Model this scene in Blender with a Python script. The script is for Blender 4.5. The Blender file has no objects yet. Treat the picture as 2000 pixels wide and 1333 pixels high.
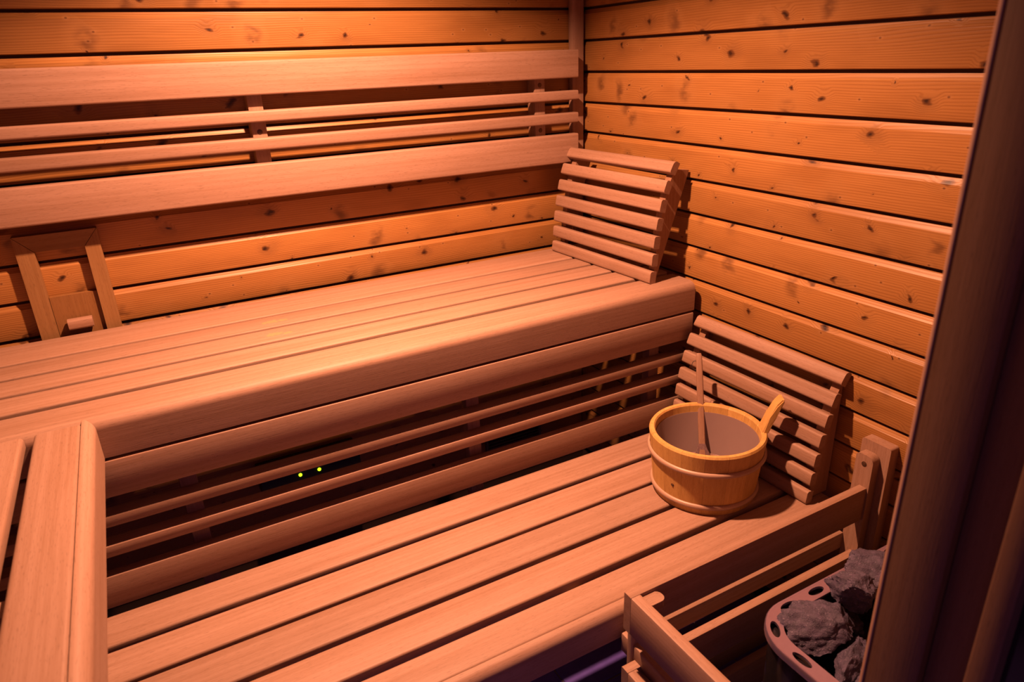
import bpy, bmesh, math, random
from mathutils import Vector, Matrix, noise

random.seed(7)
SC = bpy.context.scene
COL = SC.collection

# ------------------------------------------------------------------ camera
cam_d = bpy.data.cameras.new('camera')
cam = bpy.data.objects.new('camera', cam_d)
COL.objects.link(cam)
RM = ((0.874283710, -0.211685801, 0.436826184),
      (-0.484119623, -0.314544086, 0.816510997),
      (-0.035442692, -0.925338392, -0.377482021))
CAM = Vector((-1.33158, -1.94874, 1.5))
m = Matrix(((RM[0][0], -RM[0][1], -RM[0][2]),
            (RM[1][0], -RM[1][1], -RM[1][2]),
            (RM[2][0], -RM[2][1], -RM[2][2]))).to_4x4()
m.translation = CAM
cam.matrix_world = m
cam_d.sensor_width = 36.0
cam_d.lens = 1359.397 / 2000 * 36
cam_d.clip_start = 0.02
cam_d.dof.use_dof = True
cam_d.dof.focus_distance = 1.75
cam_d.dof.aperture_fstop = 5.6
SC.camera = cam

# ------------------------------------------------------------------ world, light, exposure
world = bpy.data.worlds.new('anteroom_dusk')
SC.world = world
world.use_nodes = True
bg = world.node_tree.nodes['Background']
bg.inputs['Color'].default_value = (0.42, 0.17, 0.58, 1)
bg.inputs['Strength'].default_value = 0.30
SC.view_settings.view_transform = 'Standard'
SC.view_settings.look = 'None'
SC.view_settings.exposure = 0.0
SC.view_settings.gamma = 1.0
SC.view_settings.use_curve_mapping = False
LAMP = (-0.87, -0.625, 2.06)
LAMP_RADIUS = 0.030
LAMP_COLOR = (1.0, 0.435, 0.245)
LAMP_POWER = 60.0

# room dimensions
WX, WY = 0.028, 0.040           # faces of the right and the back wall boards
LX, FY = -2.10, -1.60           # left wall, front wall
CEIL = 2.28
UP, LOW = 0.90, 0.48            # bench heights

# ------------------------------------------------------------------ materials
def new_mat(name):
    mt = bpy.data.materials.new(name); mt.use_nodes = True
    nt = mt.node_tree
    return mt, nt, nt.nodes['Principled BSDF']

class NT:
    def __init__(s, nt): s.nt = nt
    def n(s, t, **kw):
        nd = s.nt.nodes.new(t)
        for k, v in kw.items(): setattr(nd, k, v)
        return nd
    def l(s, a, b): s.nt.links.new(a, b)
    def math(s, op, a, b=None, c=None, clamp=False):
        nd = s.n('ShaderNodeMath', operation=op); nd.use_clamp = clamp
        for i, v in enumerate((a, b, c)):
            if v is None: continue
            if isinstance(v, (int, float)): nd.inputs[i].default_value = v
            else: s.l(v, nd.inputs[i])
        return nd.outputs[0]
    def comb(s, x, y, z):
        nd = s.n('ShaderNodeCombineXYZ')
        for i, v in enumerate((x, y, z)):
            if isinstance(v, (int, float)): nd.inputs[i].default_value = v
            else: s.l(v, nd.inputs[i])
        return nd.outputs[0]
    def noise(s, vec, scale=1, detail=2, rough=.5):
        nd = s.n('ShaderNodeTexNoise'); s.l(vec, nd.inputs['Vector'])
        nd.inputs['Scale'].default_value = scale; nd.inputs['Detail'].default_value = detail
        nd.inputs['Roughness'].default_value = rough
        return nd.outputs['Fac']
    def mix(s, f, a, b, blend='MIX'):
        nd = s.n('ShaderNodeMix', data_type='RGBA', blend_type=blend)
        if isinstance(f, (int, float)): nd.inputs[0].default_value = f
        else: s.l(f, nd.inputs[0])
        for i, v in ((6, a), (7, b)):
            if isinstance(v, tuple): nd.inputs[i].default_value = (*v, 1)
            else: s.l(v, nd.inputs[i])
        return nd.outputs[2]
    def rng(s, v, a, b, c=0., d=1., smooth=True):
        nd = s.n('ShaderNodeMapRange'); nd.interpolation_type = 'SMOOTHSTEP' if smooth else 'LINEAR'
        s.l(v, nd.inputs[0])
        for i, q in enumerate((a, b, c, d)): nd.inputs[i + 1].default_value = q
        return nd.outputs[0]

def lad(t, L, A, D):
    """object coordinates sorted as along the grain, across the face, depth; shifted per object"""
    tc = t.n('ShaderNodeTexCoord'); sp = t.n('ShaderNodeSeparateXYZ'); t.l(tc.outputs['Object'], sp.inputs[0])
    oi = t.n('ShaderNodeObjectInfo'); r = oi.outputs['Random']
    o = {'x': sp.outputs[0], 'y': sp.outputs[1], 'z': sp.outputs[2]}
    return (t.math('MULTIPLY_ADD', r, 61.7, o[L]), t.math('MULTIPLY_ADD', r, 17.3, o[A]),
            t.math('MULTIPLY_ADD', r, 9.1, o[D]), r, o)

CACHE = {}
def spruce(L, A, D):
    key = ('spruce', L, A, D)
    if key in CACHE: return CACHE[key]
    mt, nt, bs = new_mat('spruce_panel_' + L); t = NT(nt)
    l, a, d, r, o = lad(t, L, A, D)
    warp = t.noise(t.comb(t.math('MULTIPLY', l, 14), t.math('MULTIPLY', a, 26), t.math('MULTIPLY', d, 9)), 1, 3)
    # knots: one voronoi cell per stretch of board
    wl = t.math('MULTIPLY_ADD', warp, .55, t.math('MULTIPLY', l, 8.5))
    wa = t.math('MULTIPLY_ADD', warp, .45, t.math('MULTIPLY', a, 10.0))
    vo = t.n('ShaderNodeTexVoronoi', voronoi_dimensions='2D'); vo.inputs['Scale'].default_value = 1.0
    t.l(t.comb(wl, wa, 0.), vo.inputs['Vector'])
    dist = vo.outputs['Distance']
    cs = t.n('ShaderNodeSeparateColor'); t.l(vo.outputs['Color'], cs.inputs[0])
    rad = t.rng(cs.outputs[0], .12, 1., 0.0, .120, False)
    rad = t.math('MAXIMUM', rad, 0.0001)
    q = t.math('DIVIDE', dist, rad)
    knot = t.rng(q, .55, 1.05, 1., 0.)
    core = t.rng(q, .15, .6, 1., 0.)
    halo = t.math('MULTIPLY', t.rng(q, .9, 3.4, 1., 0.), t.math('GREATER_THAN', cs.outputs[0], .15))
    big = t.rng(dist, .0, .55, 1., 0.)
    bend = t.math('MULTIPLY', halo, 2.2)
    slow = t.noise(t.comb(t.math('MULTIPLY', l, 1.1), t.math('MULTIPLY', a, 7), t.math('MULTIPLY', d, 7)), 1, 2)
    ph = t.math('MULTIPLY_ADD', a, 1150.0, t.math('MULTIPLY', slow, 60.0))
    ph = t.math('ADD', ph, t.math('MULTIPLY', bend, 5.0))
    ring = t.math('MULTIPLY_ADD', t.math('SINE', ph), .5, .5)
    ring = t.math('POWER', ring, 2.2)
    fib = t.noise(t.comb(t.math('MULTIPLY', l, 14), t.math('MULTIPLY', a, 420), t.math('MULTIPLY', d, 420)), 1, 2)
    blot = t.noise(t.comb(t.math('MULTIPLY', l, 4), t.math('MULTIPLY', a, 14), t.math('MULTIPLY', d, 5)), 1, 2)
    light, dark = (.375, .180, .053), (.205, .080, .0175)
    f1 = t.math('MULTIPLY_ADD', ring, .42, t.math('MULTIPLY', t.math('SUBTRACT', fib, .45), .55), clamp=True)
    c = t.mix(f1, light, dark)
    c = t.mix(t.rng(blot, .45, .75, 0., .35), c, (.19, .075, .018))
    tone = t.rng(r, 0, 1, .80, 1.12, False)
    c = t.mix(1.0, c, t.comb(tone, tone, tone), 'MULTIPLY')
    c = t.mix(t.math('MULTIPLY', halo, .28), c, (.33, .17, .060))
    c = t.mix(t.math('MULTIPLY', t.math('MULTIPLY', halo, t.rng(blot, .3, .7)), .35), c, (.11, .04, .012))
    vs = t.n('ShaderNodeTexVoronoi', voronoi_dimensions='2D'); vs.inputs['Scale'].default_value = 1.0
    t.l(t.comb(t.math('MULTIPLY_ADD', warp, .6, t.math('MULTIPLY', l, 8.0)), t.math('MULTIPLY_ADD', warp, .5, t.math('MULTIPLY', a, 6.0)), 0.), vs.inputs['Vector'])
    sc_ = t.n('ShaderNodeSeparateColor'); t.l(vs.outputs['Color'], sc_.inputs[0])
    on = t.rng(sc_.outputs[1], .42, .62)
    sm = t.math('MULTIPLY', t.rng(vs.outputs['Distance'], .02, .24, 1., 0.), on)
    c = t.mix(t.math('MULTIPLY', t.math('MULTIPLY', sm, t.rng(warp, .36, .55)), 1.0), c, (.10, .037, .011))
    c = t.mix(t.math('MULTIPLY', t.rng(vs.outputs['Distance'], .18, .5, 1., 0.), t.math('MULTIPLY', on, .22)), c, (.36, .19, .07))
    vp = t.n('ShaderNodeTexVoronoi', voronoi_dimensions='2D'); vp.inputs['Scale'].default_value = 1.0
    t.l(t.comb(t.math('MULTIPLY', l, 15.0), t.math('MULTIPLY', a, 21.0), 0.), vp.inputs['Vector'])
    pc = t.n('ShaderNodeSeparateColor'); t.l(vp.outputs['Color'], pc.inputs[0])
    pon = t.math('GREATER_THAN', pc.outputs[2], .80)
    c = t.mix(t.math('MULTIPLY', t.rng(vp.outputs['Distance'], .05, .16, .25, 0.), pon), c, (.40, .22, .09))
    c = t.mix(t.math('MULTIPLY', t.rng(vp.outputs['Distance'], .02, .06, .75, 0.), pon), c, (.09, .033, .011))
    c = t.mix(t.math('MULTIPLY', knot, .85), c, (.085, .030, .009))
    c = t.mix(core, c, (.03, .011, .005))
    t.l(c, bs.inputs['Base Color'])
    bs.inputs['Roughness'].default_value = .42
    bs.inputs['Specular IOR Level'].default_value = .35
    bp = t.n('ShaderNodeBump'); bp.inputs['Strength'].default_value = .25; bp.inputs['Distance'].default_value = .001
    t.l(t.math('MULTIPLY_ADD', ring, -.6, fib), bp.inputs['Height']); t.l(bp.outputs[0], bs.inputs['Normal'])
    CACHE[key] = mt
    return mt

def pale(L, A, D, stain=None, tint=(1, 1, 1), name='pale_bench_wood_'):
    key = (name, L, A, D, stain)
    if key in CACHE: return CACHE[key]
    mt, nt, bs = new_mat(name + L); t = NT(nt)
    l, a, d, r, o = lad(t, L, A, D)
    slow = t.noise(t.comb(t.math('MULTIPLY', l, 1.3), t.math('MULTIPLY', a, 30), t.math('MULTIPLY', d, 30)), 1, 3)
    fib = t.noise(t.comb(t.math('MULTIPLY', l, 16), t.math('MULTIPLY', a, 520), t.math('MULTIPLY', d, 520)), 1, 3)
    strk = t.noise(t.comb(t.math('MULTIPLY', l, .9), t.math('MULTIPLY', a, 130), t.math('MULTIPLY', d, 130)), 1, 2)
    pore = t.noise(t.comb(t.math('MULTIPLY', l, 70), t.math('MULTIPLY', a, 900), t.math('MULTIPLY', d, 900)), 1, 1)
    blot = t.noise(t.comb(t.math('MULTIPLY', l, 5), t.math('MULTIPLY', a, 12), t.math('MULTIPLY', d, 12)), 1, 3)
    A_ = tuple(x * y for x, y in zip((.330, .204, .146), tint)); B_ = tuple(x * y for x, y in zip((.245, .137, .085), tint))
    f = t.math('MULTIPLY_ADD', t.math('SUBTRACT', slow, .5), 1.6, t.math('MULTIPLY_ADD', t.math('SUBTRACT', fib, .5), 1.0, t.math('MULTIPLY_ADD', t.math('SUBTRACT', strk, .5), 1.3, .36)), clamp=True)
    c = t.mix(f, A_, B_)
    c = t.mix(t.rng(pore, .60, .72, 0., .45), c, tuple(x * .55 for x in B_))
    c = t.mix(t.rng(blot, .5, .8, 0., .25), c, tuple(x * .85 for x in B_))
    tone = t.rng(r, 0, 1, .91, 1.06, False)
    c = t.mix(1.0, c, t.comb(tone, tone, tone), 'MULTIPLY')
    if stain:   # old brown drip marks with their own shape
        for (sx, sy, rr) in stain:
            dx = t.math('MULTIPLY', t.math('SUBTRACT', o['x'], sx), 1 / rr)
            dy = t.math('MULTIPLY', t.math('SUBTRACT', o['y'], sy), 1.7 / rr)
            q = t.math('SQRT', t.math('ADD', t.math('MULTIPLY', dx, dx), t.math('MULTIPLY', dy, dy)))
            rag = t.noise(t.comb(t.math('MULTIPLY', o['x'], 90), t.math('MULTIPLY', o['y'], 90), 0.), 1, 3)
            q = t.math('MULTIPLY_ADD', t.math('SUBTRACT', rag, .5), 2.2, q)
            c = t.mix(t.rng(q, .75, 1.0, .40, 0.), c, (.50, .27, .10))
    t.l(c, bs.inputs['Base Color'])
    bs.inputs['Roughness'].default_value = .55
    bs.inputs['Specular IOR Level'].default_value = .3
    bp = t.n('ShaderNodeBump'); bp.inputs['Strength'].default_value = .2; bp.inputs['Distance'].default_value = .0006
    t.l(fib, bp.inputs['Height']); t.l(bp.outputs[0], bs.inputs['Normal'])
    CACHE[key] = mt
    return mt

def simple(name, col, rough=.5, metal=0., emit=None, strength=1., var=.1, scale=40., bump=0., spec=.5):
    if name in CACHE: return CACHE[name]
    mt, nt, bs = new_mat(name); t = NT(nt)
    tc = t.n('ShaderNodeTexCoord')
    nz = t.noise(tc.outputs['Object'], scale, 4, .6)
    c = t.mix(nz, tuple(x * (1 - var) for x in col), tuple(min(1, x * (1 + var)) for x in col))
    t.l(c, bs.inputs['Base Color'])
    bs.inputs['Roughness'].default_value = rough; bs.inputs['Metallic'].default_value = metal
    bs.inputs['Specular IOR Level'].default_value = spec
    if emit:
        bs.inputs['Emission Color'].default_value = (*emit, 1); bs.inputs['Emission Strength'].default_value = strength
    if bump:
        bp = t.n('ShaderNodeBump'); bp.inputs['Strength'].default_value = bump; bp.inputs['Distance'].default_value = .002
        t.l(nz, bp.inputs['Height']); t.l(bp.outputs[0], bs.inputs['Normal'])
    CACHE[name] = mt
    return mt

def stone_mat():
    mt, nt, bs = new_mat('heater_stone'); t = NT(nt)
    tc = t.n('ShaderNodeTexCoord'); oi = t.n('ShaderNodeObjectInfo')
    n1 = t.noise(tc.outputs['Object'], 60, 5, .7); n2 = t.noise(tc.outputs['Object'], 420, 3, .7)
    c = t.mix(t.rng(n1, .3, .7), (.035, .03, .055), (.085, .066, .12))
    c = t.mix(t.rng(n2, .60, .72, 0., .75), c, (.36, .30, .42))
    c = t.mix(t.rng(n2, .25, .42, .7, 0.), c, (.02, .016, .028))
    t.l(c, bs.inputs['Base Color']); bs.inputs['Roughness'].default_value = .7
    bp = t.n('ShaderNodeBump'); bp.inputs['Strength'].default_value = .9; bp.inputs['Distance'].default_value = .004
    t.l(t.math('MULTIPLY_ADD', n2, .4, n1), bp.inputs['Height']); t.l(bp.outputs[0], bs.inputs['Normal'])
    return mt

def tile_mat():
    mt, nt, bs = new_mat('navy_tile'); t = NT(nt)
    tc = t.n('ShaderNodeTexCoord'); n1 = t.noise(tc.outputs['Object'], 30, 4, .6)
    oi = t.n('ShaderNodeObjectInfo')
    c = t.mix(n1, (.08, .06, .30), (.14, .10, .46))
    t.l(c, bs.inputs['Base Color']); bs.inputs['Roughness'].default_value = .32
    return mt

# ------------------------------------------------------------------ mesh helpers
def link(name, me, mat, parent=None, loc=(0, 0, 0)):
    if mat is not None and not me.materials: me.materials.append(mat)
    ob = bpy.data.objects.new(name, me); COL.objects.link(ob)
    ob.location = loc
    if parent is not None: ob.parent = parent
    return ob

def finish(bm, name, angle=35):
    bmesh.ops.recalc_face_normals(bm, faces=bm.faces)
    me = bpy.data.meshes.new(name); bm.to_mesh(me); bm.free()
    for p in me.polygons: p.use_smooth = True
    me.set_sharp_from_angle(angle=math.radians(angle))
    return me

def rrect(w, h, r, n=3, rs=None):
    """rounded rectangle centred on 0; rs = radii of the corners (++, -+, --, +-)"""
    rs = rs or (r, r, r, r); pts = []
    for i, (sx, sy) in enumerate(((1, 1), (-1, 1), (-1, -1), (1, -1))):
        rr = max(rs[i], 1e-5); cx, cy = sx * (w / 2 - rr), sy * (h / 2 - rr)
        for k in range(n + 1):
            an = math.radians(90 * i + 90 * k / n)
            pts.append((cx + rr * math.cos(an), cy + rr * math.sin(an)))
    return pts

AX = {'x': 0, 'y': 1, 'z': 2}
def extrude(prof, length, axis, end0=None, end1=None):
    """prof in the two other axes, in x,y,z order; centred along the axis; end functions shift end points"""
    bm = bmesh.new(); i = AX[axis]; o = [k for k in range(3) if k != i]
    rings = []
    for s, fn in ((-.5, end0), (.5, end1)):
        ring = []
        for p in prof:
            v = [0, 0, 0]; v[i] = s * length + (fn(p) if fn else 0); v[o[0]] = p[0]; v[o[1]] = p[1]
            ring.append(bm.verts.new(v))
        rings.append(ring)
    n = len(prof)
    for k in range(n):
        bm.faces.new((rings[0][k], rings[0][(k + 1) % n], rings[1][(k + 1) % n], rings[1][k]))
    bm.faces.new(rings[0]); bm.faces.new(rings[1][::-1])
    return bm

def bar(name, lo, hi, axis, mat, parent=None, r=.003, rs=None, n=2):
    """a board between two corners (coordinates of the parent), long along axis"""
    lo, hi = Vector(lo), Vector(hi); c = (lo + hi) / 2; d = hi - lo
    i = AX[axis]; o = [k for k in range(3) if k != i]
    me = finish(extrude(rrect(d[o[0]], d[o[1]], r, n, rs), d[i], axis), name)
    return link(name, me, mat, parent, c)

def box(name, lo, hi, mat, parent=None):
    return bar(name, lo, hi, 'x', mat, parent, r=1e-5, n=1)

def empty(name, loc, rz=0.):
    e = bpy.data.objects.new(name, None); COL.objects.link(e); e.location = loc; e.rotation_euler.z = rz
    e.empty_display_size = .1
    return e

def tag(o, label, cat, group=None):
    o['label'] = label; o['category'] = cat
    if group: o['group'] = group
    return o

def struct(o, label=None):
    o['kind'] = 'structure'
    if label: o['label'] = label
    return o

def lathe(prof, n=48, a0=0., a1=2 * math.pi, closed=True):
    """closed profile of (r, z) turned about z"""
    bm = bmesh.new(); full = abs(a1 - a0 - 2 * math.pi) < 1e-6
    cnt = n if full else n + 1; rings = []
    for k in range(cnt):
        an = a0 + (a1 - a0) * k / n
        rings.append([bm.verts.new((r * math.cos(an), r * math.sin(an), z)) for r, z in prof])
    m_ = len(prof)
    for k in range(n):
        A_, B_ = rings[k], rings[(k + 1) % cnt]
        for j in range(m_ if closed else m_ - 1):
            bm.faces.new((A_[j], B_[j], B_[(j + 1) % m_], A_[(j + 1) % m_]))
    if closed and not full:
        bm.faces.new(rings[0]); bm.faces.new(rings[-1][::-1])
    return bm

def disc_screw(parent, loc, axis, r=.0055, mat=None, name='screw'):
    """a round screw head lying on a face; axis = the direction it points to"""
    bm = lathe([(1e-4, .0012), (r * .55, .0012), (r * .6, .0004), (r, 0), (r, -.002), (1e-4, -.002)], 14)
    me = finish(bm, name)
    o = link(name, me, mat, parent, loc)
    o.rotation_euler = Vector((0, 0, 1)).rotation_difference(Vector(axis)).to_euler()
    return o

M_STEEL = simple('screw_steel', (.10, .055, .035), .45, .6)
M_BLACK = simple('black_plastic', (.012, .012, .014), .5)
M_BACK = simple('dark_backing', (.05, .025, .015), .9)

# ------------------------------------------------------------------ the room shell
PITCH, G0 = .0922, 1.448        # the wall boards and one of their joints
def panel_profile(h, sign):
    """section of a softline board in (depth, height): sign = direction the face looks to"""
    t_ = .014; g = .0037
    pts = [(0, -h / 2 + g), (.0085, -h / 2 + g), (.0130, -h / 2 + g + .0015), (t_, -h / 2 + g + .004),
           (t_, h / 2 - g - .0125), (.0132, h / 2 - g - .0115), (.0090, h / 2 - g - .0045), (.0070, h / 2 - g), (0, h / 2 - g)]
    return [(sign * a, b) for a, b in pts]

floor = struct(box('floor', (LX - .1, -2.9, -.06), (WX + .12, WY + .1, -.003), simple('grout', (.16, .13, .17), .8)))
TM = tile_mat(); TP = .214
tme = None
for ix in range(-9, 2):
    for iy in range(-9, 4):
        x0 = -.187 + ix * TP; y0 = -.66 + iy * TP
        if x0 + TP > WX + .2 or x0 < LX - .2 or y0 < -2.4 or y0 > .0: continue
        if tme is None:
            bm = bmesh.new(); bmesh.ops.create_cube(bm, size=1)
            for v in bm.verts: v.co = Vector((v.co.x * (TP - .005), v.co.y * (TP - .005), v.co.z * .012))
            bmesh.ops.bevel(bm, geom=[e for e in bm.edges if e.verts[0].co.z > 0 and e.verts[1].co.z > 0], offset=.0015, segments=1, affect='EDGES')
            tme = finish(bm, 'tile', 20); tme.materials.append(TM)
        link('tile', tme, None, floor, (x0 + TP / 2, y0 + TP / 2, -.006) - Vector(floor.location) if False else Vector((x0 + TP / 2, y0 + TP / 2, -.006)) - floor.location)

wall_back = struct(box('wall_back', (LX - .1, WY + .0145, 0), (WX + .12, WY + .10, CEIL), M_BACK))
wall_right = struct(box('wall_right', (WX + .0145, FY - .1, 0), (WX + .12, WY + .0145, CEIL), M_BACK))
M_L = simple('side_wall_wood', (.20, .085, .02), .5, var=.25, scale=8)
wall_left = struct(box('wall_left', (LX - .1, FY, 0), (LX, WY + .0145, CEIL), M_L))
ceiling = struct(box('ceiling', (LX - .1, FY - .1, CEIL), (WX + .12, WY + .10, CEIL + .05), M_L))
DOOR_R, DOOR_L, DOOR_T = -.667, -1.53, 1.93
bmw = bmesh.new()
for lo, hi in (((DOOR_R, FY - .10, 0), (WX + .0145, FY, CEIL)), ((LX - .1, FY - .10, 0), (DOOR_L, FY, CEIL)), ((DOOR_L, FY - .10, DOOR_T), (DOOR_R, FY, CEIL))):
    r_ = bmesh.ops.create_cube(bmw, size=1)
    for v in r_['verts']:
        v.co = Vector([lo[i] + (v.co[i] + .5) * (hi[i] - lo[i]) for i in range(3)])
wall_front = struct(link('wall_front', finish(bmw, 'wall_front', 20), M_L))

kmin = -int(G0 / PITCH) - 1
pm_b = finish(extrude([(-a, b) for a, b in panel_profile(PITCH, 1)], WX - LX - .002, 'x'), 'wall_board')
pm_b.materials.append(spruce('x', 'z', 'y'))
pm_r = finish(extrude([(-a, b) for a, b in panel_profile(PITCH, 1)], WY - FY - .002, 'y'), 'wall_board')
pm_r.materials.append(spruce('y', 'z', 'x'))
for k in range(-15, 9):
    zc = G0 + (k + .5) * PITCH
    link('board', pm_b, None, wall_back, Vector(((LX + WX) / 2, WY + .0142, zc)) - wall_back.location)
    link('board', pm_r, None, wall_right, Vector((WX + .0142, (WY + FY) / 2, zc)) - wall_right.location)

# cover strip in the corner
struct(bar('trim_1', (-.028, .016, .915), (.016, WY - .0005, CEIL - .002), 'z', pale('z', 'x', 'y'), r=.004), 'pale vertical cover strip in the corner of the walls')

# door frame and open door at the right of the view
door = struct(empty('door_1', (-.69, FY, 0)), 'dark wooden door jamb beside the open glazed door')
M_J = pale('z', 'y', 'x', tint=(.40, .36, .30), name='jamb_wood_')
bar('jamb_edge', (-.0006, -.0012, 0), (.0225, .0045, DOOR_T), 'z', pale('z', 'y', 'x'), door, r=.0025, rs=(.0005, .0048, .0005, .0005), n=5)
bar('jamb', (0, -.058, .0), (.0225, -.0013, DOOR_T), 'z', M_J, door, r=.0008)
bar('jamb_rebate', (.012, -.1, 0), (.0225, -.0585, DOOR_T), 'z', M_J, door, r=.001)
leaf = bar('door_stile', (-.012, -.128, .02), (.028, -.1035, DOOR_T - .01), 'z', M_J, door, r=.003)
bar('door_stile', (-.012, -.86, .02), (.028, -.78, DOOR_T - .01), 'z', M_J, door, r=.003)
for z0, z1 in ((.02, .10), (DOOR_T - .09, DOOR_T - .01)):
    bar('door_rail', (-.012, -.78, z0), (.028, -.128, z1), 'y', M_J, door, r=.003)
M_GL = simple('smoked_glass', (.012, .009, .010), .12, spec=.5)
box('door_pane', (.004, -.78, .10), (.012, -.128, DOOR_T - .09), M_GL, door)

# ------------------------------------------------------------------ benches
PX, PY, PZ = pale('x', 'y', 'z'), pale('y', 'x', 'z'), pale('z', 'x', 'y')
PXV = pale('x', 'z', 'y'); PYV = pale('y', 'z', 'x')

def nose_pts(th, h, r, n=7):
    """section (outwards, up) of a nosing: back at 0, top at 0, front top corner round"""
    pts = [(0, 0), (0, -h), (th, -h)]
    for k in range(n + 1):
        an = math.radians(90 * k / n)
        pts.append((th - r + r * math.cos(an), -r + r * math.sin(an)))
    return pts

XR_END = 0.004     # right ends of the benches
ub = tag(empty('upper_bench', (-1.05, -.28, 0)), 'upper bench of pale slats along the back wall below the backrest', 'bench')
U = Vector(ub.location)
def ubar(name, lo, hi, axis, mat, **k): return bar(name, Vector(lo) - U, Vector(hi) - U, axis, mat, ub, **k)
for (y0, y1, st) in ((-.139, -.002, None), (-.2330, -.1525, 0), (-.3320, -.2475, 1), (-.4345, -.3475, None), (-.5355, -.4545, None)):
    cx = (LX + .01 + XR_END) / 2
    mt = PX
    if st == 0: mt = pale('x', 'y', 'z', stain=((-1.085 - cx, -.197 + .1945, .022), (-1.055 - cx, -.199 + .1945, .014)))
    if st == 1: mt = pale('x', 'y', 'z', stain=((-1.095 - cx, -.292 + .29175, .022), (-1.065 - cx, -.300 + .29175, .012)))
    ubar('slat', (LX + .01, y0, UP - .026), (XR_END, y1, UP), 'x', mt, r=.004, n=3)
NP = nose_pts(.0235, .081, .021)
def nose_x(name, y_back, z_top, x0, x1, pts, mat, parent, org):
    me = finish(extrude([(-a, b) for a, b in pts], x1 - x0, 'x'), name, 30)
    return link(name, me, mat, parent, Vector(((x0 + x1) / 2, y_back, z_top)) - org)
nose_x('nosing', -.5365, UP, LX + .01, XR_END - .004, NP, PXV, ub, U)
for x0 in (-1.98, -1.35, -.69, -.105):          # bearers below the slats
    ubar('bearer', (x0 - .018, -.53, UP - .07), (x0 + .018, -.01, UP - .0265), 'y', PY)

sk = tag(empty('bench_skirt', (-1.05, -.55, 0)), 'slatted wooden skirt between the upper and the lower bench', 'bench skirt')
K = Vector(sk.location)
def kbar(name, lo, hi, axis, mat, **k): return bar(name, Vector(lo) - K, Vector(hi) - K, axis, mat, sk, **k)
YF = -.560
kbar('fascia_board', (LX + .01, YF - .002, .734), (XR_END - .008, YF + .022, .8125), 'x', PXV, r=.003)
kbar('rail', (LX + .01, YF - .001, .669), (XR_END - .03, YF + .036, .694), 'x', PXV, r=.003)
kbar('rail', (LX + .01, YF - .001, .6015), (XR_END - .03, YF + .036, .6285), 'x', PXV, r=.003)
kbar('fascia_board', (LX + .01, YF - .001, .4835), (XR_END - .008, YF + .024, .5585), 'x', PXV, r=.003)
for x0 in (-1.98, -1.349, -.688, -.108):
    kbar('upright', (x0 - .0175, YF + .0365, .0), (x0 + .0175, YF + .066, .829), 'z', PZ, r=.002)

lb = tag(empty('lower_bench', (-1.05, -.84, 0)), 'lower bench of wide pale slats carrying the wooden bucket', 'bench')
Lw = Vector(lb.location)
def lbar(name, lo, hi, axis, mat, **k): return bar(name, Vector(lo) - Lw, Vector(hi) - Lw, axis, mat, lb, **k)
for (y0, y1) in ((-.669, -.578), (-.776, -.6845), (-.878, -.7866), (-.977, -.8915), (-1.0712, -.995)):
    lbar('slat', (LX + .01, y0, LOW - .026), (XR_END, y1, LOW), 'x', PX, r=.005, n=3)
nose_x('nosing', -1.0722, LOW, LX + .01, XR_END - .004, nose_pts(.0235, .072, .021), PXV, lb, Lw)
for x0 in (-1.98, -1.30, -.69, -.09):
    lbar('bearer', (x0 - .018, -1.071, LOW - .07), (x0 + .018, -.58, LOW - .0265), 'y', PY)
    lbar('leg', (x0 - .017, -.64, 0), (x0 + .017, -.605, LOW - .071), 'z', PZ)

sb = tag(empty('side_bench', (-1.79, -1.07, 0)), 'upper side bench running from the long bench towards the doorway', 'bench')
S_ = Vector(sb.location)
Y1, Y0 = -.5612, -1.575
def up_nose_y(z):       # surface of the upper bench nosing at height z below its top
    r = .021; yb = -.5365
    if z < -r: return YF
    return yb - .0235 + r - math.sqrt(max(0., r * r - (z + r) ** 2))
pts = nose_pts(.0205, .081, .0195, 9)
me = finish(extrude(pts, Y1 - Y0, 'y', end1=lambda p: up_nose_y(p[1]) - Y1 - .0008), 'nosing', 30)
link('nosing', me, PYV, sb, Vector((-1.4985, (Y0 + Y1) / 2, UP)) - S_)
for (x0, x1) in ((-1.5738, -1.4992), (-1.682, -1.590), (-1.784, -1.694), (-1.886, -1.796), (-1.988, -1.898), (-2.09, -2.0)):
    bar('slat', Vector((x0, Y0, UP - .026)) - S_, Vector((x1, Y1, UP)) - S_, 'y', PY, sb, r=.007, n=4)
for y0 in (-1.54, -1.02):
    bar('bearer', Vector((-2.09, y0 - .018, UP - .07)) - S_, Vector((-1.52, y0 + .018, UP - .0265)) - S_, 'x', PX, sb)
    bar('leg', Vector((-1.98 - .4 * 0, y0 - .0175, LOW + .0005 if y0 > -1.06 else 0)) - S_, Vector((-1.945, y0 + .0175, UP - .0705)) - S_, 'z', PZ, sb)

# ------------------------------------------------------------------ backrest on the back wall
br = tag(empty('backrest', (-1.05, 0, 1.18)), 'slatted backrest of two wide and two narrow boards on the back wall', 'backrest')
Bk = Vector(br.location)
def bbar(name, lo, hi, axis, mat, **k): return bar(name, Vector(lo) - Bk, Vector(hi) - Bk, axis, mat, br, **k)
BF, BB = -.035, -.0055
BX1 = -.040
for (z0, z1) in ((1.4349, 1.5158), (1.3707, 1.3986), (1.3020, 1.3330), (1.1808, 1.2690)):
    bbar('backrest_board', (LX + .012, BF, z0), (BX1, BB, z1), 'x', PXV, r=.005, n=3)
for x0 in (-.162, -1.003, -1.85):
    up_ = bbar('support', (x0 - .0185, BB + .0005, 1.19), (x0 + .0185, WY - .0005, 1.50), 'z', PZ, r=.002)
    for zz in ((1.418, 1.285) if x0 > -.5 else (1.345,)):
        disc_screw(up_, Vector((x0, BB + .0003, zz)) - Bk - up_.location, (0, -1, 0), .007, M_STEEL)

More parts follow.
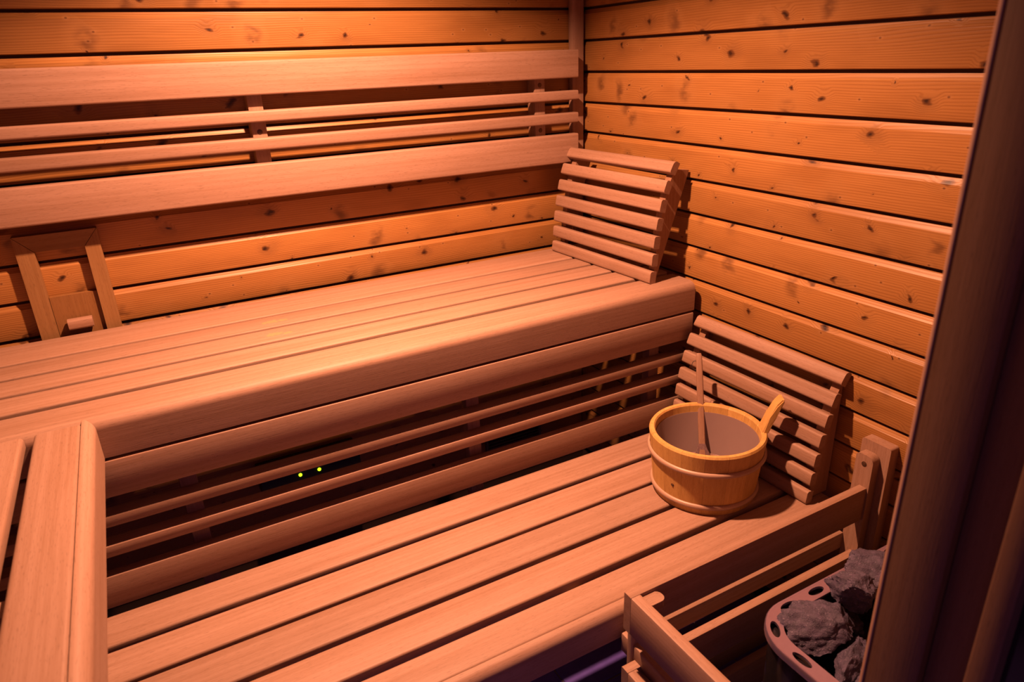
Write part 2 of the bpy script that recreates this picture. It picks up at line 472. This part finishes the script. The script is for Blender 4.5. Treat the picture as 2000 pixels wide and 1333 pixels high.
# ------------------------------------------------------------------ sliding air vent
vt = tag(empty('air_vent', (-1.507, WY, .9)), 'sliding wooden air vent with a small knob on the back wall', 'vent')
Vv = Vector(vt.location)
M_V = pale('z', 'x', 'y', tint=(.88, .80, .46), name='vent_wood_')
M_VX = pale('x', 'z', 'y', tint=(.88, .80, .46), name='vent_wood_')
VS = (1.94874 + .04 - .024) / (1.94874 - .02)      # the frame face stands 24 mm off the wall
def vx(x): return CAM.x + (x - CAM.x) * VS
def vz(z): return CAM.z + (z - CAM.z) * VS
xl0, xl1, xr0, xr1 = vx(-1.590), vx(-1.553), vx(-1.4497), vx(-1.4165)
zt0, zt1, zb = vz(1.117), vz(1.157), .886
def plate(name, poly, y0, y1, mat):
    bm = bmesh.new()
    a = [bm.verts.new((x, y0, z)) for x, z in poly]; b = [bm.verts.new((x, y1, z)) for x, z in poly]
    n = len(poly); bm.faces.new(a); bm.faces.new(b[::-1])
    for i in range(n): bm.faces.new((a[i], b[i], b[(i + 1) % n], a[(i + 1) % n]))
    cx = sum(p[0] for p in poly) / n; cz = sum(p[1] for p in poly) / n; cy = (y0 + y1) / 2
    for v in bm.verts: v.co -= Vector((cx, cy, cz))
    me = finish(bm, name, 20)
    return link(name, me, mat, vt, Vector((cx, cy, cz)) - Vv)
yf_, yb_ = WY - .024, WY - .0005
plate('side_rail', [(xl0, zb), (xl1, zb), (xl1, zt0), (xl0, zt1)], yf_, yb_, M_V)
plate('side_rail', [(xr0, zb), (xr1, zb), (xr1, zt1), (xr0, zt0)], yf_, yb_, M_V)
plate('top_rail', [(xl1 + .0008, zt0 + .001), (xr0 - .0008, zt0 + .001), (xr1 - .001, zt1), (xl0 + .001, zt1)], yf_, yb_, M_VX)
sl = plate('slider', [(xl1 + .001, zb), (xr0 - .001, zb), (xr0 - .001, vz(1.003)), (xl1 + .001, vz(1.003))], WY - .013, yb_, pale('z', 'x', 'y', tint=(.82, .68, .34), name='vent_slider_wood_'))
kn = bar('knob', (-.027, -.030, -.014), (.027, -.007, .012), 'x', pale('x', 'z', 'y', name='knob_wood_'), sl, r=.006, n=3)
kn.location = Vector((vx(-1.501), WY - .030, vz(.934))) - Vv - sl.location
me_ = kn.data

# ------------------------------------------------------------------ headrests
def headrest(name, label, loc, rz, front, back_bot, back_top, back_z):
    """front = (x, z) of the slat faces bottom to top, x=0 at the lowest front edge; slats run along y"""
    h = tag(empty(name, loc, rz), label, 'headrest', 'slatted headrests')
    Lh, TH, SH = .470, .022, .0345
    def fx(z):
        for (xa, za), (xb, zb_) in zip(front, front[1:]):
            if z <= zb_: return xa + (xb - xa) * (z - za) / (zb_ - za)
        return front[-1][0]
    n = 7; total = .3285; p = (total - SH) / (n - 1)
    for k in range(n):
        z0 = k * p; zc = z0 + SH / 2
        ang = math.atan2(fx(min(total, zc + .025)) - fx(max(0, zc - .025)), min(total, zc + .025) - max(0, zc - .025))
        rs = (.002, .006, .006, .002)
        if k == n - 1: rs = (.003, .011, .006, .002); ang += .06
        prof = rrect(TH, SH, .004, 3, rs)
        me = finish(extrude(prof, Lh, 'y'), 'slat')
        o = link('slat', me, pale('y', 'z', 'x'), h, (fx(zc) + TH / 2 * math.cos(ang), 0, zc))
        o.rotation_euler.y = ang
    for s in (-1, 1):                       # side boards, a wedge seen from the end
        poly = [(fx(z) + TH + .0015, z) for z in [i * .3 / 10 + .004 for i in range(11)]]
        poly += [(back_top, back_z), (back_bot, .002)]
        bm = bmesh.new(); y0 = s * (Lh / 2 - .012); y1 = s * (Lh / 2 - .034)
        a = [bm.verts.new((x, y0, z)) for x, z in poly]; b = [bm.verts.new((x, y1, z)) for x, z in poly]
        bm.faces.new(a); bm.faces.new(b[::-1]); q = len(poly)
        for i in range(q): bm.faces.new((a[i], b[i], b[(i + 1) % q], a[(i + 1) % q]))
        link('side_board', finish(bm, 'side_board', 25), pale('z', 'x', 'y', tint=(.88, .80, .72), name='side_board_wood_'), h)
    return h
FR = [(0, 0), (.0055, .05), (.0095, .10), (.0165, .15), (.0265, .20), (.039, .25), (.060, .30), (.075, .3285)]
headrest('headrest', 'slatted wooden headrest leaning against the wall on the upper bench', (-.131, -.268, UP), math.radians(3.2), FR, .032, .140, .298)
headrest('headrest', 'slatted wooden headrest behind the bucket on the lower bench', (-.0775, -.815, LOW), math.radians(1.4), [(x * 1.14, z) for x, z in FR], .092, .094, .30)

# ------------------------------------------------------------------ bucket with ladle
BC = Vector((-.218, -.860, LOW))
bk = tag(empty('bucket', BC), 'round wooden bucket with a plastic liner on the lower bench', 'bucket')
M_BU = pale('z', 'x', 'y', tint=(1.75, 1.75, .80), name='bucket_stave_wood_')
HB = .166; RB, RT, TW = .1235, .1395, .0145
NS = 16; HA = math.radians(-34)
for k in range(NS):
    a0 = HA - math.pi / NS + 2 * math.pi * k / NS + .0012; a1 = a0 + 2 * math.pi / NS - .0024
    prof = [(RB, 0), (RT - .004, HB - .045), (RT, HB - .005), (RT - .003, HB), (RT - TW + .003, HB), (RT - TW, HB - .004), (RB - TW, .006), (RB - TW, 0)]
    link('stave', finish(lathe(prof, 4, a0, a1), 'stave', 30), M_BU, bk)
link('bucket_base', finish(lathe([(1e-4, .008), (RB - TW - .001, .008), (RB - TW - .001, .018), (1e-4, .018)], 32), 'bucket_base'), M_BU, bk)
M_HOOP = simple('pale_hoop', (.37, .24, .17), .4, var=.06)
for zc in (.1165, .022):
    rr = RB + (RT - .004 - RB) * min(1, zc / (HB - .045)) + (.0003 if zc < .1 else .0012)
    prof = [(rr, zc - .0065), (rr + .0035, zc - .0062), (rr + .0058, zc - .003), (rr + .0062, zc), (rr + .0058, zc + .003), (rr + .0035, zc + .0062), (rr + .0005, zc + .0065)]
    link('hoop', finish(lathe(prof, 64), 'hoop', 60), M_HOOP, bk)
M_LIN = simple('liner_plastic', (.21, .145, .135), .35, var=.04, spec=.5)
ri = RT - TW - .0010; rb = RB - TW - .003
prof = [(1e-4, .0195), (rb - .004, .0195), (rb, .024), (ri, HB - .022), (ri - .0025, HB - .0205), (ri - .0035, HB - .023), (rb - .0035, .026), (rb - .006, .0225), (1e-4, .0225)]
link('liner', finish(lathe(prof, 56), 'liner', 40), M_LIN, bk)
mt, nt, bs = new_mat('water'); t = NT(nt)
bs.inputs['Base Color'].default_value = (.42, .26, .22, 1); bs.inputs['Roughness'].default_value = .05
bs.inputs['Transmission Weight'].default_value = .55; bs.inputs['IOR'].default_value = 1.33
tc = t.n('ShaderNodeTexCoord'); bp = t.n('ShaderNodeBump'); bp.inputs['Strength'].default_value = .25; bp.inputs['Distance'].default_value = .004
t.l(t.noise(tc.outputs['Object'], 55, 2), bp.inputs['Height']); t.l(bp.outputs[0], bs.inputs['Normal'])
water = link('bucket_water', finish(lathe([(1e-4, .0235), (rb - .008, .0235), (rb - .0038, .036), (1e-4, .036)], 48), 'bucket_water'), mt, None, BC)
tag(water, 'shallow water at the bottom of the wooden bucket', 'water')
ka = math.radians(192); kr = RB + (RT - .004 - RB) * .062 / (HB - .045)
kd = disc_screw(bk, (kr * math.cos(ka), kr * math.sin(ka), .062), (math.cos(ka), math.sin(ka), -.13), .0045, simple('knot_brown', (.07, .028, .010), .6), 'knot')
# upright stave that serves as a handle
bm = bmesh.new(); hp = [(RT - TW - .001, HB - .004), (RT - .0005, HB - .004), (RT + .017, HB + .045), (RT + .0315, HB + .082), (RT + .0275, HB + .088), (RT + .013, HB + .070), (RT + .0005, HB + .040)]
hw = .0185
def wq(z): return hw + .004 * max(0, 1 - (z - HB) / .05) if z < HB + .05 else hw
a = [bm.verts.new((r, wq(z), z)) for r, z in hp]; b = [bm.verts.new((r, -wq(z), z)) for r, z in hp]
bm.faces.new(a); bm.faces.new(b[::-1])
for i in range(len(hp)): bm.faces.new((a[i], b[i], b[(i + 1) % len(hp)], a[(i + 1) % len(hp)]))
bmesh.ops.bevel(bm, geom=[e for e in bm.edges], offset=.003, segments=2, affect='EDGES')
ho = link('handle', finish(bm, 'handle', 40), M_BU, bk); ho.rotation_euler.z = HA

ld = tag(empty('ladle', (0, 0, 0)), 'wooden ladle standing in the bucket, handle over the far rim', 'ladle')
P0, P1 = Vector((-.166, -.800, .5165)), Vector((-.112, -.705, .764))
ld.location = P0
dirv = (P1 - P0); Lh_ = dirv.length
zx = dirv.normalized(); side = zx.cross(Vector((.70, .72, 0)).normalized()).normalized(); nrm = zx.cross(side)
ld.rotation_euler = Matrix((side, nrm, zx)).transposed().to_euler()
M_LD = pale('z', 'x', 'y', tint=(.96, .92, .88), name='ladle_wood_')
bm = bmesh.new(); rings = []
for (z, w, th, off) in ((.000, .0085, .006, 0), (.06, .0085, .0065, -.001), (.14, .0085, .0065, .001), (.20, .0085, .006, .002), (.25, .0080, .005, .001), (Lh_ - .006, .0075, .0045, 0), (Lh_, .0055, .003, 0)):
    rings.append([bm.verts.new((x, y + off, z)) for x, y in rrect(2 * w, 2 * th, .003, 2)])
for A_, B_ in zip(rings, rings[1:]):
    for i in range(len(A_)): bm.faces.new((A_[i], A_[(i + 1) % len(A_)], B_[(i + 1) % len(A_)], B_[i]))
bm.faces.new(rings[0][::-1]); bm.faces.new(rings[-1])
link('ladle_handle', finish(bm, 'ladle_handle', 50), M_LD, ld)
bm = bmesh.new(); rings = []              # wet flared blade of the ladle
for (z, w, th) in ((.034, .0088, .0066), (.020, .013, .006), (.008, .0185, .0045), (.001, .0205, .003), (-.004, .018, .0015)):
    rings.append([bm.verts.new((x, y, z)) for x, y in rrect(2 * w, 2 * th, .0012, 2)])
for A_, B_ in zip(rings, rings[1:]):
    for i in range(len(A_)): bm.faces.new((A_[i], A_[(i + 1) % len(A_)], B_[(i + 1) % len(A_)], B_[i]))
bm.faces.new(rings[0][::-1]); bm.faces.new(rings[-1])
link('ladle_blade', finish(bm, 'ladle_blade', 50), simple('wet_wood', (.16, .10, .10), .3, var=.8, scale=160), ld)
bm = bmesh.new()                       # hanging cord loop at the end of the handle
nseg, ns2 = 20, 6
R1, R2 = .012, .0009
vs = [[bm.verts.new(((R1 + R2 * math.cos(6.2832 * j / ns2)) * math.cos(6.2832 * i / nseg) * .7, R2 * math.sin(6.2832 * j / ns2), (R1 + R2 * math.cos(6.2832 * j / ns2)) * math.sin(6.2832 * i / nseg))) for j in range(ns2)] for i in range(nseg)]
for i in range(nseg):
    for j in range(ns2):
        bm.faces.new((vs[i][j], vs[(i + 1) % nseg][j], vs[(i + 1) % nseg][(j + 1) % ns2], vs[i][(j + 1) % ns2]))
link('cord_loop', finish(bm, 'cord_loop', 80), M_BLACK, ld, (.010, .004, Lh_ - .032))

# ------------------------------------------------------------------ heater guard
gd = tag(empty('heater_guard', (-.35, -1.16, 0)), 'wooden rail guard around the stone heater', 'guard rail')
Gd = Vector(gd.location)
def gbar(name, lo, hi, axis, mat, **k): return bar(name, Vector(lo) - Gd, Vector(hi) - Gd, axis, mat, gd, **k)
GX, GY = -.686, -1.164
GEND = -1.575
def guard_level(z0, z1, o):
    gbar('rail', (GX - o, GY - o, z0), (-.0255, GY - o + .0195, z1), 'x', PXV, r=.002)
    gbar('side_rail', (GX - o, GEND, z0), (GX - o + .0215, GY - o - .0008, z1), 'y', PYV, r=.002)
guard_level(.491, .577, 0)
def guard_back(z0, z1):         # narrow rails fixed behind the posts
    gbar('rail', (GX + .048, GY + .0365, z0), (-.0255, GY + .056, z1), 'x', PXV, r=.003)
    gbar('side_rail', (GX + .026, GEND, z0), (GX + .046, GY + .056, z1), 'y', PYV, r=.003)
guard_back(.388, .433)
guard_level(.318, .401, .005)
guard_back(.210, .255)
guard_level(.152, .236, .005)
# corner post inside and posts at the wall
gbar('corner_post', (GX + .023, GY + .0205, 0), (GX + .0470, GY + .0355, .560), 'z', PZ, r=.003)
gbar('end_post', (GX + .0225, GEND + .002, 0), (GX + .0255, GEND + .03, .54), 'z', PZ, r=.001)
def round_post(name, lo, hi, rs):
    lo, hi = Vector(lo), Vector(hi); c = (lo + hi) / 2; d = hi - lo
    me = finish(extrude(rrect(d.y, d.z, .003, 5, rs), d.x, 'x'), name)
    return link(name, me, PZ, gd, c - Gd)
wp = round_post('wall_post', (-.025, GY - .004, 0), (-.001, GY + .038, .655), (.010, .016, .001, .001))
disc_screw(wp, Vector((-.0253, -1.148, .632)) - Gd - wp.location, (-1, 0, 0), .0065, M_STEEL)
round_post('wall_batten', (0, GY - .024, 0), (WX - .0003, GY + .046, .680), (.006, .006, .001, .001))
pgm = rrect(.036, .027, .004, 6, (.0125, .003, .003, .0125))
bm = bmesh.new(); a = [bm.verts.new((x, y, .008)) for x, y in pgm]; b = [bm.verts.new((x, y, -.008)) for x, y in pgm]
bm.faces.new(a); bm.faces.new(b[::-1])
for i in range(len(pgm)): bm.faces.new((a[i], b[i], b[(i + 1) % len(pgm)], a[(i + 1) % len(pgm)]))
link('peg', finish(bm, 'peg', 40), PX, gd, Vector((GX + .0235 + .020, GY - .0145, .5615)) - Gd)
disc_screw(gd, Vector((-.625, GY - .0003, .537)) - Gd, (0, -1, 0), .0045, M_STEEL)

# ------------------------------------------------------------------ heater with stones
HX0, HX1, HY0, HY1, HZ = -.536, -.03, -1.565, -1.296, .560
hc = Vector(((HX0 + HX1) / 2, (HY0 + HY1) / 2, 0)); HW, HD = HX1 - HX0, HY1 - HY0
ht = tag(empty('sauna_heater', hc), 'black sauna heater with a perforated steel rim full of stones', 'heater')
M_RIM = simple('brushed_rim', (.48, .38, .58), .30, .9, var=.08, scale=90)
M_CASE = simple('heater_case', (.02, .017, .02), .16, .35)
def ring_faces(loops):
    bm = bmesh.new(); n = len(loops[0])
    rs = [[bm.verts.new(p) for p in lp] for lp in loops]
    for A_, B_ in zip(rs, rs[1:]):
        for i in range(n): bm.faces.new((A_[i], A_[(i + 1) % n], B_[(i + 1) % n], B_[i]))
    return bm
def hloop(ins, z, n=10, bul=0.):
    pts = rrect(HW - 2 * ins, HD - 2 * ins, max(.006, .085 - ins), n)
    return [(x, y, z) for x, y in pts]
BND = .030
bm = ring_faces([hloop(.014, .10), hloop(.010, .16), hloop(.008, .50), hloop(.006, HZ - .014), hloop(.004, HZ - .0115), hloop(BND, HZ - .0115), hloop(BND + .004, .46), hloop(BND + .004, .44)])
fl = hloop(BND + .004, .44)
fv = [bm.verts.new(p) for p in fl]; bm.faces.new(fv)
fv = [bm.verts.new(p) for p in hloop(.014, .10)]; bm.faces.new(fv)
bmesh.ops.remove_doubles(bm, verts=bm.verts, dist=1e-5)
link('casing', finish(bm, 'casing', 30), M_CASE, ht)
# rim plate with oval holes: a filled flat curve turned into a mesh
cu = bpy.data.curves.new('rim_curve', 'CURVE'); cu.dimensions = '2D'; cu.fill_mode = 'BOTH'; cu.extrude = .0025
def add_poly(pts):
    sp = cu.splines.new('POLY'); sp.points.add(len(pts) - 1); sp.use_cyclic_u = True
    for q, p in zip(sp.points, pts): q.co = (p[0], p[1], 0, 1)
add_poly([p[:2] for p in hloop(0, 0)]); add_poly([p[:2] for p in hloop(BND, 0)])
path = [Vector(p[:2]) for p in hloop(.0150, 0, 16)]
per = [(path[(i + 1) % len(path)] - path[i]).length for i in range(len(path))]
tot = sum(per); NH = 18
start = 0.0; acc = 0.0
# first hole so that one falls at the measured place near the left end
tgt = Vector((-.5165, -1.4415)) - hc.xy
best = min(range(len(path)), key=lambda i: (path[i] - tgt).length)
s_at = sum(per[:best])
for h in range(NH):
    s = (s_at + h * tot / NH) % tot; i = 0
    while s > per[i]: s -= per[i]; i = (i + 1) % len(path)
    p = path[i].lerp(path[(i + 1) % len(path)], s / max(per[i], 1e-9)); tv = (path[(i + 2) % len(path)] - path[(i - 1) % len(path)]).normalized(); nv = Vector((-tv.y, tv.x))
    add_poly([(p + tv * .0190 * math.cos(6.2832 * k / 20) + nv * .0078 * math.sin(6.2832 * k / 20)) for k in range(20)])
co = bpy.data.objects.new('rim_tmp', cu); COL.objects.link(co)
dg = bpy.context.evaluated_depsgraph_get(); rim_me = bpy.data.meshes.new_from_object(co.evaluated_get(dg))
bpy.data.objects.remove(co); bpy.data.curves.remove(cu)
rim_me.materials.clear()
rim_me.name = 'rim_plate'
rim = link('rim_plate', rim_me, M_RIM, ht, (0, 0, HZ - .0025))
bm = ring_faces([hloop(-.0015, HZ - .013), hloop(-.0015, HZ - .002), hloop(.0005, HZ + .0004), hloop(.003, HZ + .0002), hloop(.003, HZ - .013), hloop(-.0015, HZ - .013)])
bmesh.ops.remove_doubles(bm, verts=bm.verts, dist=1e-5)
link('rim_edge', finish(bm, 'rim_edge', 40), M_RIM, ht)
for sx in (-1, 1):
    for sy in (-1, 1):
        bar('foot', (sx * HW * .36 - .015, sy * HD * .3 - .015, 0), (sx * HW * .36 + .015, sy * HD * .3 + .015, .102), 'z', M_BLACK, ht)
box('bottom_plate', (-HW * .45, -HD * .42, .101), (HW * .45, HD * .42, .106), M_BLACK, ht)

MST = stone_mat()
def stone(loc, size, rot, seed, label):
    bm = bmesh.new(); bmesh.ops.create_icosphere(bm, subdivisions=5, radius=1)
    rnd = random.Random(seed)
    cuts = []
    for _ in range(13):
        v = Vector((rnd.uniform(-1, 1), rnd.uniform(-1, 1), rnd.uniform(-1, 1))).normalized(); cuts.append((v, rnd.uniform(.5, .8)))
    cuts.append((Vector((rnd.uniform(-.25, .25), rnd.uniform(-.25, .25), 1)).normalized(), .58))
    so = Vector((seed * 3.1, seed * 1.7, 0))
    for v in bm.verts:
        p = v.co.copy()
        for c, d in cuts:
            e = p.dot(c) - d
            if e > 0: p -= c * e
        f = 1 + .12 * noise.noise(p * 1.8 + so) + .12 * noise.noise(p * 4 + so) + .10 * abs(noise.noise(p * 8 + so)) + .05 * noise.noise(p * 17 + so) + .03 * noise.noise(p * 33 + so)
        p *= f
        v.co = Vector((p.x * size[0], p.y * size[1], p.z * size[2]))
    me = finish(bm, 'heater_stone', 60)
    o = link('heater_stone', me, MST, None, loc); o.rotation_euler = rot
    tag(o, label, 'stone', 'stones in the heater')
    return o
SG = 'smaller rough grey stone packed among the large heater stones'
STONES = [
    ((-.422, -1.370, .552), (.078, .052, .044), (.10, -.10, -.45), 3, 'largest flat-topped grey stone by the rounded corner of the heater rim'),
    ((-.338, -1.360, .594), (.058, .048, .044), (-.15, .2, .9), 5, 'bulky speckled stone lying highest on the heater pile'),
    ((-.245, -1.342, .578), (.085, .050, .048), (.05, .1, -.2), 8, 'long speckled stone at the guard rail side, next to the wall'),
    ((-.300, -1.428, .574), (.052, .040, .042), (.2, -.1, .4), 11, 'smooth rounded pinkish grey stone beside the highest stone'),
    ((-.432, -1.438, .538), (.074, .030, .036), (.25, .1, .35), 14, 'narrow ridged stone lying slantwise across the heater pile'),
    ((-.462, -1.495, .548), (.050, .034, .032), (-.1, .1, .1), 17, None), ((-.372, -1.485, .560), (.050, .036, .034), (.1, .2, .3), 21, None),
    ((-.478, -1.418, .488), (.034, .030, .030), (.1, .1, .3), 24, None), ((-.392, -1.422, .492), (.040, .032, .030), (.3, .1, .3), 27, None),
    ((-.262, -1.478, .562), (.048, .038, .034), (.3, .2, .3), 30, None), ((-.150, -1.392, .560), (.046, .044, .034), (.1, .2, 1.3), 33, None),
    ((-.155, -1.480, .556), (.048, .038, .034), (.1, .2, 2.3), 36, None), ((-.300, -1.528, .520), (.045, .026, .030), (.1, .1, .1), 42, None),
    ((-.330, -1.352, .496), (.040, .034, .032), (.1, .1, .3), 54, None), ((-.215, -1.410, .492), (.044, .036, .032), (.1, .1, .3), 57, None),
    ((-.095, -1.345, .540), (.034, .028, .028), (.1, .3, .3), 63, None)]
for loc, size, rot, sd, lab in STONES: stone(loc, size, rot, sd, lab or SG)

# ------------------------------------------------------------------ things below the upper bench
cb = tag(empty('control_box', (-1.02, WY, .34)), 'black control box with two glowing green lights under the upper bench', 'control box')
bar('housing', (-.15, -.085, -.045), (.15, -.0005, .045), 'x', M_BLACK, cb, r=.006)
for xx in (-.037, .0205):
    bm = lathe([(1e-4, .005), (.003, .0042), (.005, .002), (.0055, -.001), (1e-4, -.001)], 14)
    o = link('led', finish(bm, 'led'), simple('green_led', (.3, .8, .02), .3, emit=(.42, .80, .01), strength=3.), cb, (xx, -.0855, .012))
    o.rotation_euler.x = math.radians(90)
vg = tag(empty('air_grille', (-.282, WY, .215)), 'dark louvred air grille low on the wall under the upper bench', 'grille')
M_GR = simple('grille_metal', (.11, .085, .085), .5, .2)
box('backing', (-.108, -.006, -.03), (.108, -.0005, .03), M_BLACK, vg)
for z0, z1 in ((-.036, -.026), (.026, .036)): bar('frame_bar', (-.115, -.016, z0), (.115, -.0065, z1), 'x', M_GR, vg, r=.002)
for x0 in (-.115, .105): bar('frame_bar', (x0, -.016, -.0258), (x0 + .01, -.0065, .0258), 'z', M_GR, vg, r=.002)
for k in range(4):
    s_ = bar('louvre', (-.104, -.014, -.002), (.104, -.0075, .002), 'x', M_GR, vg, r=.001); s_.location.z += -.0195 + k * .013; s_.rotation_euler.x = .5

# ------------------------------------------------------------------ the lamp under the ceiling
lp = tag(empty('ceiling_lamp', (LAMP[0], LAMP[1], CEIL)), 'small shaded downlight hanging from the ceiling above the benches', 'lamp')
M_SH = simple('lamp_shade', (.03, .02, .015), .6)
dz = LAMP[2] - CEIL
link('lamp_base', finish(lathe([(1e-4, 0), (.05, 0), (.05, -.018), (.012, -.026), (.012, dz + .02), (1e-4, dz + .02)], 32), 'lamp_base'), M_SH, lp, (0, 0, -.0005))
SR, SD = .118, .054             # the shade cuts the beam at about 65 degrees
link('shade', finish(lathe([(1e-4, dz + .020), (SR, dz + .016), (SR + .004, dz + .012), (SR + .004, dz - SD), (SR, dz - SD), (SR, dz + .010), (1e-4, dz + .012)], 64), 'shade', 40), M_SH, lp)
ld_ = bpy.data.lights.new('lamp_light', 'AREA'); ld_.shape = 'DISK'; ld_.size = 2 * LAMP_RADIUS
ld_.spread = math.radians(152); ld_.energy = LAMP_POWER; ld_.color = LAMP_COLOR
lo_ = bpy.data.objects.new('lamp_light', ld_); COL.objects.link(lo_); lo_.parent = lp; lo_.location = (0, 0, dz + .004)
